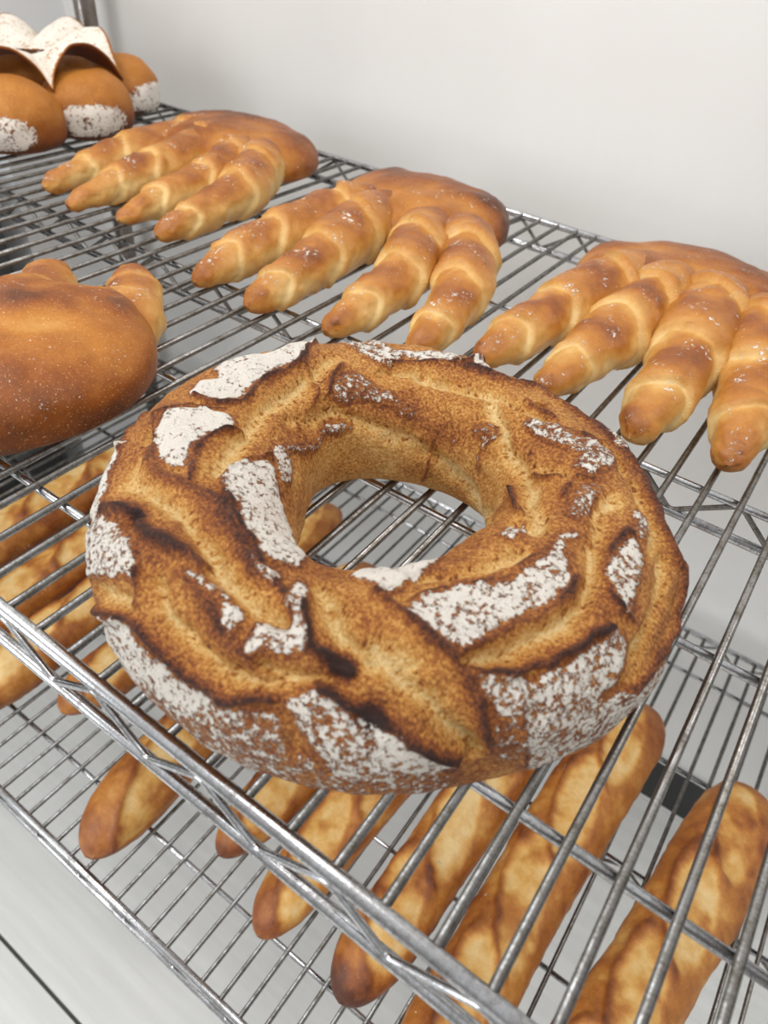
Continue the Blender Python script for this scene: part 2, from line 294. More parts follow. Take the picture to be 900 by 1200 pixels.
# ------------------------------------------------------------------ the big ring loaf
DATA = {"F":[[1.0,[[3.1,1.065],[3.058,1.169],[3.009,1.239],[2.946,1.274],[2.883,1.309],[2.786,1.204],[2.688,1.047],[2.625,1.152],[2.59,1.187],[2.723,1.536],[2.813,1.588],[2.904,1.623],[3.03,1.641],[3.19,1.693],[3.33,1.71],[3.421,1.641],[3.435,1.553],[3.442,1.449],[3.435,1.292],[3.33,1.222],[3.253,1.379],[3.17,1.134]]],[1.0,[[3.56,1.187],[3.553,1.379],[3.547,1.501],[3.54,1.588],[3.519,1.676],[3.581,1.78],[3.665,1.798],[3.714,1.71],[3.749,1.623],[3.896,1.571],[4.007,1.553],[4.021,1.484],[3.924,1.326],[3.812,1.239],[3.707,1.222]]],[0.9,[[3.993,1.937],[3.951,2.077],[3.882,2.217],[3.993,2.374],[4.182,2.443],[4.356,2.601],[4.531,2.705],[4.719,2.478],[4.838,2.374],[4.894,1.955],[4.817,1.815],[4.733,1.833],[4.629,1.85],[4.524,1.885],[4.391,1.902],[4.266,1.833],[4.133,1.798]]],[0.8,[[4.691,1.71],[4.782,1.658],[4.845,1.728],[4.88,1.676],[4.866,1.588],[4.817,1.588],[4.74,1.641]]],[0.75,[[3.623,2.234],[3.609,2.391],[3.7,2.548],[4.0,2.601],[4.028,2.478],[3.882,2.321]]],[0.6,[[3.581,2.321],[3.372,2.566],[3.107,2.688],[2.841,2.583],[2.702,2.635],[2.562,2.67],[2.569,2.74],[2.806,2.723],[3.086,2.793],[3.449,2.601],[3.623,2.409]]],[0.8,[[4.084,0.681],[4.182,0.855],[4.28,0.995],[4.37,0.995],[4.447,0.96],[4.482,0.82],[4.426,0.82],[4.377,0.646],[4.238,0.262],[4.14,0.262],[4.063,0.314],[4.07,0.559]]],[0.95,[[3.707,0.82],[3.763,0.768],[3.819,0.733],[3.868,0.698],[3.951,0.698],[4.014,0.663],[4.077,0.524],[3.993,0.262],[3.979,0.436],[3.924,0.489],[3.854,0.489],[3.805,0.541],[3.742,0.593],[3.686,0.646]]],[0.75,[[4.922,1.71],[4.992,1.728],[5.02,1.623],[5.006,1.518],[5.047,1.379],[5.082,1.204],[5.054,1.152],[5.041,1.257],[5.02,1.344],[4.992,1.449],[4.943,1.536]]],[0.8,[[4.915,1.309],[4.985,1.361],[5.034,1.344],[5.082,1.239],[5.068,1.134],[5.013,1.047],[4.957,1.065],[4.936,0.96],[4.915,0.995],[4.915,1.187]]],[0.8,[[4.775,1.257],[4.817,1.292],[4.852,1.326],[4.866,1.187],[4.859,1.047],[4.824,1.082]]],[0.65,[[4.594,1.274],[4.65,1.361],[4.74,1.361],[4.803,1.326],[4.789,1.274],[4.719,1.292],[4.65,1.292],[4.608,1.239]]],[0.75,[[4.412,0.297],[4.503,0.506],[4.545,0.489],[4.587,0.471],[4.636,0.471],[4.677,0.454],[4.726,0.471],[4.768,0.454],[4.803,0.454],[4.845,0.454],[4.887,0.454],[4.852,0.209],[4.817,0.209],[4.775,0.175],[4.733,0.175],[4.684,0.175],[4.636,0.105],[4.573,0.0],[4.482,-0.017],[4.426,0.017],[4.419,0.14]]],[0.5,[[4.475,-0.07],[4.573,0.0],[4.636,0.105],[4.684,0.175],[4.733,0.175],[4.775,0.175],[4.845,0.367],[4.88,0.436],[4.915,0.489],[4.95,0.524],[4.985,0.541],[5.02,0.559],[5.061,0.541],[5.075,0.401],[5.089,0.244],[5.103,0.07],[5.11,-0.07],[5.075,-0.122],[5.041,-0.227],[5.006,-0.332],[4.971,-0.349],[4.943,-0.262],[4.908,-0.262],[4.866,-0.192],[4.817,-0.209],[4.782,-0.105],[4.74,-0.052],[4.705,-0.035],[4.657,-0.07],[4.615,-0.07],[4.573,-0.052],[4.524,-0.07]]],[0.72,[[5.054,0.698],[5.096,0.768],[5.131,0.838],[5.166,0.803],[5.201,0.768],[5.236,0.698],[5.271,0.611],[5.306,0.576],[5.341,0.524],[5.341,0.367],[5.348,0.192],[5.355,0.0],[5.313,0.0],[5.278,0.0],[5.243,0.035],[5.201,0.052],[5.18,0.192],[5.152,0.297],[5.124,0.401],[5.096,0.489],[5.075,0.593]]],[0.42,[[5.11,0.262],[5.138,0.192],[5.173,0.14],[5.201,0.052],[5.243,0.052],[5.278,0.052],[5.313,0.035],[5.355,0.0],[5.362,-0.349],[5.327,-0.349],[5.285,-0.367],[5.25,-0.384],[5.215,-0.384],[5.18,-0.349],[5.145,-0.367],[5.11,-0.349],[5.061,-0.401],[5.027,-0.297],[5.061,-0.017],[5.082,0.105]]],[0.72,[[5.292,0.576],[5.355,0.489],[5.383,0.401],[5.411,0.314],[5.445,0.262],[5.48,0.209],[5.522,0.14],[5.473,0.052],[5.438,0.07],[5.397,0.087],[5.362,0.105],[5.306,0.14],[5.299,0.297],[5.299,0.436]]],[0.4,[[5.306,0.14],[5.362,0.105],[5.397,0.087],[5.438,0.07],[5.473,0.052],[5.529,-0.017],[5.501,-0.07],[5.473,-0.157],[5.445,-0.384],[5.404,-0.367],[5.355,-0.349],[5.313,-0.349],[5.313,-0.035]]],[0.75,[[5.564,0.96],[5.627,0.942],[5.662,0.908],[5.697,0.873],[5.732,0.82],[5.794,0.838],[5.843,0.855],[5.899,0.873],[5.976,0.89],[6.032,0.942],[6.074,0.768],[6.032,0.611],[6.004,0.541],[5.976,0.471],[5.906,0.419],[5.857,0.419],[5.815,0.401],[5.774,0.436],[5.739,0.454],[5.704,0.489],[5.655,0.541],[5.613,0.593],[5.585,0.75]]],[0.62,[[5.69,0.506],[5.732,0.471],[5.774,0.436],[5.815,0.401],[5.857,0.401],[5.906,0.401],[5.962,0.367],[6.018,0.349],[6.081,0.297],[6.144,0.279],[6.227,0.192],[0.035,0.07],[6.262,0.087],[6.227,0.017],[6.234,-0.07],[6.185,-0.105],[6.123,-0.07],[6.088,-0.122],[6.053,-0.175],[6.004,-0.175],[5.962,-0.209],[5.927,-0.262],[5.885,-0.262],[5.836,-0.209],[5.794,-0.262],[5.753,-0.332],[5.711,0.0],[5.69,0.175],[5.69,0.349]]],[0.35,[[5.592,0.611],[5.627,0.576],[5.655,0.541],[5.69,0.506],[5.69,0.332],[5.69,0.14],[5.711,-0.07],[5.669,0.0],[5.62,0.052],[5.606,0.227],[5.599,0.384]]],[0.85,[[5.376,1.588],[5.424,1.641],[5.48,1.693],[5.55,1.71],[5.62,1.728],[5.676,1.676],[5.725,1.641],[5.774,1.606],[5.843,1.623],[5.906,1.623],[6.018,1.658],[6.109,1.588],[6.081,1.536],[6.053,1.449],[5.997,1.396],[5.899,1.379],[5.815,1.361],[5.774,1.326],[5.704,1.344],[5.627,1.274],[5.578,1.239],[5.536,1.204],[5.48,1.309],[5.431,1.449],[5.404,1.536]]],[0.85,[[6.13,1.641],[6.227,1.693],[0.056,1.606],[0.014,1.588],[6.165,1.588],[6.067,1.536],[6.039,1.518],[6.018,1.571]]],[1.0,[[5.25,2.356],[5.369,2.286],[5.473,2.304],[5.578,2.339],[5.767,2.513],[5.578,2.199],[5.494,2.094],[5.424,1.99],[5.348,1.728],[5.264,1.728]]],[1.0,[[5.124,2.112],[5.173,2.321],[5.243,2.356],[5.348,2.304],[5.334,1.937],[5.334,1.728],[5.278,1.798],[5.222,1.885]]],[0.8,[[6.269,1.344],[0.063,1.326],[0.14,1.292],[0.119,1.152],[0.049,1.065],[6.227,1.065],[6.158,0.942],[6.116,0.96],[6.13,1.117],[6.185,1.274]]],[0.7,[[1.061,1.972],[1.019,1.745],[0.901,1.606],[0.789,1.553],[0.733,1.396],[0.656,1.309],[0.572,1.396],[0.489,1.606],[0.538,1.728],[0.635,1.641],[0.726,1.833],[0.81,1.902],[0.901,1.972]]],[0.55,[[0.447,1.676],[0.384,1.553],[0.244,1.571],[0.112,1.641],[0.126,1.728],[0.286,1.763]]],[0.6,[[0.321,1.326],[0.377,1.1],[0.314,1.047],[0.223,1.1],[0.147,1.117],[0.188,1.239],[0.23,1.309]]],[0.8,[[2.269,1.344],[2.143,1.414],[2.046,1.396],[1.948,1.361],[1.871,1.326],[1.808,1.204],[1.724,1.484],[1.815,1.553],[1.92,1.588],[2.004,1.588],[2.094,1.588],[2.213,1.693],[2.29,1.676]]],[0.85,[[1.738,1.204],[1.634,1.169],[1.494,1.396],[1.606,1.466]]],[0.75,[[2.45,1.292],[2.36,1.257],[2.269,1.1],[2.171,1.379],[2.164,1.798],[2.297,1.676],[2.402,1.553]]],[0.55,[[2.562,1.937],[2.443,1.92],[2.318,2.129],[2.157,2.217],[2.178,2.443],[2.304,2.391],[2.423,2.339],[2.646,2.391],[2.737,2.234],[2.639,2.042]]],[0.45,[[2.304,2.129],[2.178,2.217],[2.108,2.321],[1.99,2.409],[1.871,2.496],[2.011,2.566],[2.171,2.426],[2.311,2.339]]],[0.5,[[1.354,2.391],[1.194,2.234],[1.124,2.304],[1.159,2.601],[1.117,2.758],[1.082,2.932],[1.145,2.88],[1.166,2.688],[1.194,2.513],[1.319,2.496]]],[0.75,[[6.199,2.094],[0.035,2.059],[6.13,1.902],[6.025,1.972],[6.039,2.077]]],[0.8,[[1.005,0.977],[0.922,1.03],[0.873,0.942],[0.817,0.942],[0.761,0.89],[0.747,0.925],[0.775,1.047],[0.831,1.082],[0.922,1.03]]],[0.5,[[1.529,2.688],[1.417,2.67],[1.445,2.775]]]],"D":[[0.0015,0.9,[[2.597,1.204],[2.674,1.466],[2.751,1.588],[2.827,1.676],[2.904,1.693],[2.988,1.71],[3.072,1.71],[3.149,1.728],[3.239,1.745],[3.323,1.745],[3.407,1.745],[3.442,1.658],[3.47,1.588],[3.47,1.536],[3.463,1.449],[3.463,1.361]]],[0.0016,0.9,[[3.665,1.902],[3.693,1.815],[3.714,1.728],[3.784,1.658],[3.847,1.606],[3.93,1.588],[4.007,1.571],[4.119,1.571]]],[0.0012,0.9,[[4.119,1.798],[4.21,1.815],[4.294,1.833],[4.377,1.833],[4.454,1.85],[4.531,1.85],[4.601,1.85],[4.657,1.815],[4.712,1.763],[4.761,1.71],[4.803,1.658],[4.852,1.623],[4.887,1.606],[4.929,1.571]]],[0.0009,0.8,[[4.098,1.815],[4.056,1.885],[4.0,1.955],[3.937,2.025],[3.896,2.147],[3.84,2.251]]],[0.0041,0.55,[[3.819,1.117],[3.882,1.187],[3.951,1.257],[4.014,1.292],[4.049,1.379],[4.077,1.431],[4.105,1.501],[4.14,1.553],[4.182,1.588],[4.224,1.641],[4.266,1.693],[4.314,1.745],[4.384,1.763],[4.447,1.78],[4.517,1.763],[4.573,1.763],[4.636,1.728],[4.684,1.693],[4.733,1.658],[4.782,1.623]]],[0.0032,0.85,[[4.07,0.75],[4.126,0.89],[4.175,1.012],[4.217,1.1],[4.266,1.134],[4.314,1.152],[4.363,1.187],[4.405,1.239],[4.447,1.274],[4.482,1.309],[4.531,1.361],[4.58,1.379],[4.629,1.414]]],[0.0014,0.8,[[4.461,0.942],[4.489,0.89],[4.517,0.838],[4.538,0.75]]],[0.0022,0.85,[[4.335,0.105],[4.426,0.349],[4.482,0.471],[4.531,0.593],[4.566,0.593],[4.594,0.593],[4.622,0.593],[4.65,0.576],[4.677,0.576],[4.705,0.559],[4.733,0.541],[4.761,0.524],[4.789,0.506],[4.817,0.524],[4.845,0.524],[4.866,0.524],[4.887,0.524],[4.915,0.524],[4.943,0.576],[4.964,0.611],[4.992,0.646],[5.02,0.663]]],[0.0022,0.95,[[5.02,1.536],[5.041,1.466],[5.061,1.396],[5.075,1.326],[5.089,1.239],[5.117,1.187],[5.145,1.134],[5.166,1.082],[5.194,1.065],[5.222,1.03]]],[0.0022,0.95,[[5.138,0.873],[5.166,0.838],[5.194,0.785],[5.222,0.733],[5.25,0.698],[5.271,0.646],[5.299,0.611],[5.32,0.559]]],[0.0021,0.9,[[5.292,0.663],[5.313,0.611],[5.334,0.559],[5.355,0.506],[5.376,0.454],[5.397,0.401],[5.418,0.367],[5.445,0.314],[5.466,0.262],[5.487,0.227],[5.508,0.175]]],[0.0026,0.75,[[5.264,1.728],[5.292,1.658],[5.32,1.606],[5.348,1.571],[5.369,1.518],[5.397,1.466],[5.418,1.414],[5.438,1.344],[5.459,1.292],[5.48,1.239],[5.501,1.187],[5.508,1.1],[5.522,1.012],[5.536,0.925],[5.543,0.838],[5.557,0.768],[5.571,0.681],[5.578,0.576],[5.585,0.489],[5.585,0.401],[5.592,0.279],[5.599,0.175]]],[0.0018,0.95,[[5.522,1.047],[5.55,1.03],[5.571,0.995],[5.599,0.977],[5.627,0.96],[5.648,0.942],[5.676,0.925],[5.704,0.925],[5.732,0.925],[5.76,0.908],[5.788,0.89],[5.815,0.908],[5.843,0.925],[5.878,0.925],[5.906,0.925],[5.941,0.942],[5.976,0.96],[6.004,0.96],[6.039,0.96]]],[0.0009,0.8,[[5.39,1.623],[5.424,1.658],[5.459,1.693],[5.501,1.728],[5.55,1.728],[5.592,1.71],[5.641,1.693],[5.683,1.676],[5.725,1.658],[5.781,1.676],[5.836,1.693],[5.892,1.693],[5.948,1.693],[6.011,1.693],[6.081,1.693],[6.144,1.676]]],[0.002,0.55,[[5.515,1.134],[5.543,1.169],[5.571,1.187],[5.599,1.222],[5.634,1.239],[5.662,1.257],[5.697,1.274],[5.725,1.292],[5.76,1.292],[5.788,1.292],[5.822,1.274],[5.857,1.292],[5.892,1.309],[5.927,1.309],[5.962,1.326],[5.997,1.326],[6.039,1.379],[6.088,1.431]]],[0.0014,0.85,[[0.021,1.379],[6.248,1.344],[6.199,1.292],[6.165,1.239],[6.137,1.169],[6.116,1.1],[6.109,1.012],[6.116,0.908]]],[0.0015,0.8,[[6.276,1.379],[0.056,1.379],[0.119,1.361],[0.175,1.344],[0.147,1.292]]],[0.0028,0.7,[[1.696,1.501],[1.634,1.484],[1.578,1.466],[1.522,1.449],[1.466,1.414],[1.417,1.361],[1.375,1.274],[1.34,1.152],[1.306,1.047],[1.236,1.117],[1.194,1.065],[1.124,1.134],[1.096,1.012],[1.04,1.047],[1.005,0.977],[0.949,0.995],[0.887,1.03],[0.831,1.03],[0.803,0.925],[0.761,0.89],[0.705,0.96],[0.67,0.908],[0.635,0.855],[0.586,0.89],[0.531,0.925],[0.475,0.942],[0.433,0.942],[0.391,0.925],[0.356,0.89],[0.321,0.855],[0.293,0.82],[0.265,0.768],[0.244,0.698],[0.23,0.628],[0.237,0.471]]],[0.0028,0.65,[[6.032,0.314],[6.067,0.332],[6.102,0.332],[6.137,0.349],[6.171,0.367],[6.213,0.349],[6.255,0.349],[0.028,0.297],[0.056,0.332],[0.084,0.367],[0.126,0.367],[0.168,0.367],[0.188,0.419],[0.216,0.454],[0.258,0.454],[0.265,0.559]]],[0.002,0.8,[[1.187,1.623],[1.124,1.623],[1.061,1.623],[1.005,1.606],[0.942,1.606],[0.894,1.588],[0.845,1.536],[0.796,1.484],[0.761,1.414]]],[0.0014,0.9,[[0.579,2.566],[0.398,2.443],[0.23,2.304],[0.098,2.164]]],[0.0011,0.8,[[1.641,1.117],[1.676,1.274],[1.717,1.379],[1.759,1.466],[1.808,1.536],[1.864,1.571],[1.92,1.606],[1.976,1.641],[2.039,1.658],[2.108,1.693],[2.171,1.71],[2.241,1.728]]],[0.0008,0.7,[[3.812,1.239],[3.735,1.187],[3.658,1.117],[3.567,0.995],[3.54,1.117],[3.54,1.239],[3.533,1.361],[3.533,1.449],[3.526,1.536],[3.512,1.588],[3.498,1.658]]],[0.0012,0.8,[[2.527,1.745],[2.59,1.868],[2.653,1.972],[2.702,2.094],[2.751,2.217]]],[0.0036,0.45,[[4.587,1.239],[4.629,1.239],[4.664,1.222],[4.698,1.204],[4.733,1.169],[4.768,1.152],[4.796,1.1],[4.824,1.065],[4.852,1.012],[4.88,0.96],[4.908,0.942],[4.936,0.925]]],[0.0016,0.6,[[0.307,1.833],[0.391,1.78],[0.475,1.71],[0.468,1.623],[0.468,1.553]]],[0.0012,0.6,[[0.649,2.374],[0.565,2.251],[0.503,2.147],[0.454,2.042],[0.461,1.937],[0.475,1.85]]],[0.0013,0.6,[[2.744,1.449],[2.765,1.588],[2.786,1.745],[2.793,1.885],[2.8,2.025],[2.8,2.147],[2.883,2.234],[2.981,2.321],[3.093,2.374],[3.218,2.409]]],[0.0008,0.8,[[5.592,0.908],[5.62,0.908],[5.648,0.89],[5.676,0.89],[5.697,0.873],[5.697,0.785],[5.69,0.716],[5.683,0.628],[5.683,0.541],[5.683,0.436],[5.683,0.332],[5.683,0.227],[5.69,0.105],[5.704,-0.017]]],[0.0015,0.6,[[3.498,0.716],[3.54,0.681],[3.581,0.646],[3.637,0.628],[3.763,0.768]]],[0.0009,0.55,[[4.908,1.292],[4.915,1.204],[4.922,1.117],[4.929,1.03],[4.95,0.942]]],[0.0009,0.5,[[5.822,1.396],[5.822,1.326],[5.829,1.257]]],[0.0013,0.7,[[1.662,2.793],[1.662,2.932],[1.662,3.089],[1.676,3.176],[1.689,3.368]]],[0.0011,0.6,[[4.845,1.641],[4.88,1.623],[4.922,1.606],[4.943,1.571],[4.971,1.518],[4.992,1.466],[5.013,1.396]]]],"T":[[0.0055,1,[[2.59,1.658],[2.653,1.745],[2.723,1.833],[2.8,1.902],[2.869,1.955],[2.953,1.99],[3.051,2.007],[3.156,2.007],[3.26,1.99],[3.358,1.955],[3.456,1.955],[3.56,1.955],[3.651,1.937],[3.749,1.902],[3.833,1.885],[3.917,1.85],[3.986,1.815],[4.056,1.78]]],[0.0046,1,[[3.993,0.995],[4.042,1.1],[4.098,1.187],[4.147,1.274],[4.196,1.344],[4.245,1.414],[4.294,1.466],[4.342,1.518],[4.391,1.536],[4.44,1.536],[4.489,1.536],[4.531,1.536],[4.58,1.536],[4.636,1.518],[4.684,1.501],[4.733,1.484],[4.768,1.466],[4.803,1.449],[4.838,1.431],[4.866,1.414],[4.908,1.396],[4.95,1.379],[4.985,1.344]]],[0.0031,0.9,[[4.538,1.03],[4.573,0.995],[4.601,0.942],[4.629,0.908],[4.657,0.855],[4.684,0.838],[4.712,0.838],[4.74,0.82],[4.768,0.803],[4.803,0.785],[4.831,0.768],[4.866,0.75],[4.887,0.75],[4.915,0.75],[4.943,0.75],[4.964,0.75],[4.992,0.75],[5.013,0.785],[5.034,0.838],[5.054,0.89],[5.075,0.925]]],[0.0048,1.1,[[5.041,1.728],[5.068,1.658],[5.096,1.588],[5.124,1.536],[5.145,1.484],[5.166,1.414],[5.18,1.361],[5.208,1.292],[5.236,1.239],[5.257,1.169],[5.278,1.117]]],[0.0048,1.1,[[5.278,1.274],[5.299,1.204],[5.327,1.152],[5.348,1.082],[5.369,1.012],[5.383,0.925],[5.404,0.855],[5.424,0.785],[5.438,0.733],[5.459,0.681],[5.473,0.611],[5.494,0.541],[5.508,0.471],[5.529,0.384],[5.55,0.297],[5.578,0.192]]],[0.0034,0.9,[[5.445,1.972],[5.487,1.972],[5.529,1.955],[5.578,1.937],[5.62,1.92],[5.662,1.902],[5.711,1.885],[5.753,1.85],[5.801,1.833],[5.85,1.815],[5.899,1.798],[5.948,1.798],[5.997,1.78],[6.046,1.763]]],[0.0034,1,[[5.536,1.065],[5.564,1.082],[5.592,1.082],[5.613,1.1],[5.641,1.1],[5.669,1.1],[5.697,1.1],[5.732,1.117],[5.767,1.117],[5.801,1.134],[5.836,1.134],[5.871,1.152],[5.906,1.152],[5.941,1.169],[5.976,1.187],[6.018,1.187],[6.053,1.239],[6.088,1.292],[6.13,1.344],[6.165,1.379],[6.206,1.431],[6.248,1.466],[0.014,1.501]]],[0.0043,0.9,[[0.07,1.484],[0.126,1.518],[0.182,1.553],[0.244,1.571],[0.328,1.484]]],[0.0038,0.9,[[6.102,0.593],[6.13,0.646],[6.165,0.681],[6.199,0.716],[6.234,0.733],[6.269,0.75],[0.028,0.75],[0.056,0.803],[0.091,0.82],[0.126,0.855],[0.175,0.855]]],[0.0041,0.8,[[0.147,1.012],[0.195,1.03],[0.258,1.03],[0.314,1.03],[0.349,1.065],[0.391,1.082],[0.426,1.117],[0.475,1.117],[0.524,1.117]]],[0.0049,1,[[1.962,1.868],[1.892,1.868],[1.815,1.885],[1.738,1.885],[1.669,1.885],[1.592,1.868],[1.522,1.85],[1.452,1.833],[1.382,1.955],[1.312,2.077],[1.243,2.182],[1.166,2.269],[1.089,2.356],[1.012,2.426],[0.915,2.443],[0.81,2.443],[0.698,2.426],[0.579,2.374],[0.44,2.269],[0.321,2.182],[0.209,2.112],[0.098,2.025],[0.014,1.955],[6.22,1.885],[6.22,1.99],[6.241,2.129]]],[0.0023,0.8,[[2.241,1.85],[2.171,1.85],[2.101,1.85],[2.032,1.85],[1.955,1.85],[1.885,1.833],[1.815,1.833],[1.752,1.798],[1.676,1.815],[1.599,1.833],[1.529,1.833],[1.452,1.833],[1.382,1.815],[1.312,1.815],[1.243,1.798],[1.173,1.763],[1.103,1.745],[1.047,1.693],[0.991,1.658],[0.935,1.606],[0.894,1.571],[0.852,1.536],[0.824,1.466],[0.789,1.396],[0.768,1.309],[0.754,1.204],[0.691,1.222],[0.628,1.222],[0.572,1.222]]],[0.003,0.8,[[4.314,0.314],[4.377,0.471],[4.419,0.559],[4.461,0.646],[4.496,0.716]]],[0.0034,0.7,[[3.686,1.1],[3.756,1.117],[3.826,1.117],[3.889,1.117],[3.924,1.082],[3.958,1.03],[3.993,0.995]]],[0.0046,0.7,[[2.318,2.758],[2.213,2.793],[2.108,2.81],[1.997,2.827],[1.892,2.845],[1.808,2.915],[1.724,2.967],[1.634,3.019],[1.55,3.072],[1.466,3.107],[1.389,3.142],[1.306,3.159],[1.215,3.159],[1.159,3.211],[1.096,3.299],[1.033,3.386],[1.026,3.648],[0.049,2.618]]],[0.0045,0.7,[[3.232,2.286],[3.128,2.356],[3.016,2.409],[2.911,2.461],[2.806,2.478],[2.702,2.496],[2.604,2.583],[2.499,2.653],[2.395,2.705],[2.283,2.758],[2.199,2.827],[2.108,2.897]]],[0.002,0.8,[[4.978,0.908],[5.006,0.908],[5.027,0.925],[5.054,0.925],[5.075,0.925],[5.103,0.942],[5.131,0.942],[5.159,0.942]]],[0.0035,0.8,[[0.677,2.251],[0.614,2.147],[0.572,2.042],[0.531,1.937],[0.51,1.85]]]]}
RC = (0.1361, 0.1600)
RO = [.15548, .00407, -.01101, .0049, .00011, .00222, .00157, .00158, .00134]
RI = [.05775, .00599, -.0025, -.00534, -.00176, -.00421, .00359]
RH = [.08226, 0, -.00142]
def four(c, t):
    r = np.full_like(t, c[0])
    for n in range(1, (len(c) - 1) // 2 + 1): r = r + c[2 * n - 1] * np.cos(n * t) + c[2 * n] * np.sin(n * t)
    return r
def ring_surf(th, ph):
    Ro = four(RO, th); Ri = four(RI, th); H = four(RH, th); Rc = (Ro + Ri) / 2; w_ = (Ro - Ri) / 2
    c = np.cos(ph); s = np.sin(ph)
    rr = Rc + w_ * np.sign(c) * np.abs(c) ** .85
    zc = .42 * H
    z = np.where(s > 0, zc + (H - zc) * np.abs(s) ** .9, zc - zc * np.abs(s) ** .6)
    return np.stack([rr * np.cos(th), rr * np.sin(th), z], -1)
def blur(A, k):
    for _ in range(k):
        A = (A + np.roll(A, 1, 0) + np.roll(A, -1, 0)) / 3; A = (A + np.roll(A, 1, 1) + np.roll(A, -1, 1)) / 3
    return A
def build_ring():
    NT, NP = 1000, 320
    TH, PH = np.meshgrid(np.linspace(0, 2 * PI, NT, endpoint=False), np.linspace(-PI / 2, 1.5 * PI, NP, endpoint=False), indexing='ij')
    B = ring_surf(TH, PH)
    dt = np.roll(B, -1, 0) - np.roll(B, 1, 0); dp = np.roll(B, -1, 1) - np.roll(B, 1, 1)
    N = np.cross(dt, dp); N /= np.linalg.norm(N, axis=-1)[..., None] + 1e-12
    ctr = np.stack([.105 * np.cos(TH), .105 * np.sin(TH), np.full_like(TH, .035)], -1)
    N *= np.sign(((B - ctr) * N).sum(-1))[..., None]
    # ragged warp of the crust chart
    wa = vnoise(B, 120, 1, 2); wb = vnoise(B, 120, 2, 2)
    TW = TH + wa * .035; PW = PH + wb * .11
    flour = np.zeros(TH.shape)
    for d, poly in DATA['F']:
        P = np.array(poly); c0 = P[0, 0]
        px_ = (P[:, 0] - c0 + PI) % (2 * PI) - PI; py_ = P[:, 1]
        X = (TW - c0 + PI) % (2 * PI) - PI; Y = PW
        m = (X > px_.min()) & (X < px_.max()) & (Y > py_.min()) & (Y < py_.max())
        x = X[m]; y = Y[m]; ins = np.zeros(x.shape, bool)
        for i in range(len(P)):
            xa, ya, xb, yb = px_[i - 1], py_[i - 1], px_[i], py_[i]
            if ya == yb: continue
            ins ^= ((ya > y) != (yb > y)) & (x < (xb - xa) * (y - ya) / (yb - ya) + xa)
        t = np.zeros(TH.shape); t[m] = ins * (d + (.12 if py_.mean() < .4 else 0))
        flour = np.maximum(flour, t)
    def strokes(L, warp):
        out_ = np.zeros(TH.shape)
        Bw = B + N * 0
        Bw = B + np.stack([vnoise(B, 70, 4, 3), vnoise(B, 70, 5, 3), vnoise(B, 70, 6, 3)], -1) * warp
        for wd, st, P in L:
            P = np.array(P); Q = ring_surf(P[:, 0], P[:, 1])
            lo = Q.min(0) - wd * 3.2; hi = Q.max(0) + wd * 3.2
            m = np.all((Bw > lo) & (Bw < hi), -1); V = Bw[m]; best = np.full(len(V), 9.)
            for a, b in zip(Q[:-1], Q[1:]):
                ab = b - a; L2 = ab @ ab
                if L2 < 1e-12: continue
                t = np.clip(((V - a) @ ab) / L2, 0, 1)[:, None]
                best = np.minimum(best, np.linalg.norm(V - a - t * ab, axis=1))
            g = st * np.exp(-(best / wd) ** 2)
            o = out_[m]; out_[m] = np.maximum(o, g)
        return out_
    dark = strokes(DATA['D'], .006); tan = strokes(DATA['T'], .008)
    fsoft = blur(flour, 1); fwide = blur((flour > .05).astype(float), 5)
    top = np.clip(N[..., 2], 0, 1); inner = np.clip(-np.cos(PH), 0, 1) * (1 - np.clip(np.sin(PH), 0, 1))
    bake = .50 + .34 * vnoise(B, 45, 9, 3)
    bake = bake - .40 * tan + .50 * dark - .13 * sstep(.2, 1, inner)
    rim = np.abs(fwide - .5) < .42
    bake += .10 * rim * (flour < .05)
    bake = np.where(flour > .05, .60 + .12 * vnoise(B, 200, 3, 2) + .15 * dark, bake)
    under = sstep(.1, -.7, np.sin(PH)) * (np.cos(PH) > 0); bake = bake * (1 - under) + (.62 + .5 * vnoise(B, 150, 31, 3)) * under
    pores = (vnoise(B, 520, 12, 2) > .17) & (tan > .3)
    bake += .30 * pores
    up = sstep(-.45, 0, np.sin(PH))
    h = .0066 * dark - .0062 * tan + .0024 * fwide + .007 * vnoise(B, 28, 21, 3) + .0034 * vnoise(B, 110, 22, 3) * (1 - .4 * fwide)
    h += .0007 * vnoise(B, 420, 23, 2) - .0011 * pores
    # a few deep pits at the crust tears
    for (t0, p0, rad, dep) in [(4.238, 1.1, 0.0045, 0.01), (1.124, 1.518, 0.004, 0.009), (5.187, 1.082, 0.006, 0.004), (5.285, 0.646, 0.006, 0.003), (0.789, 2.164, 0.001, 0.001)]:
        q = ring_surf(np.array([t0]), np.array([p0]))[0]; d = np.linalg.norm(B - q, axis=-1)
        g = np.exp(-(d / rad) ** 2); h -= dep * g; bake += .5 * g
    h *= .25 + .75 * up
    h = blur(h, 1)
    V = B + N * h[..., None]; V[..., 2] = np.maximum(V[..., 2], 0.0)
    mb = MB(); mb.v.append(V.reshape(-1, 3)); mb.f = grid_faces(NT, NP, True, True); mb.n = NT * NP
    o = mb.build('ring_loaf', mat_ring, attrs={'bake': bake, 'flour': fsoft})
    o.location = (RC[0], RC[1], .0026)
    tag(o, 'big rustic ring-shaped loaf with a hole and flour-dusted cracked brown crust', 'bread')
build_ring()

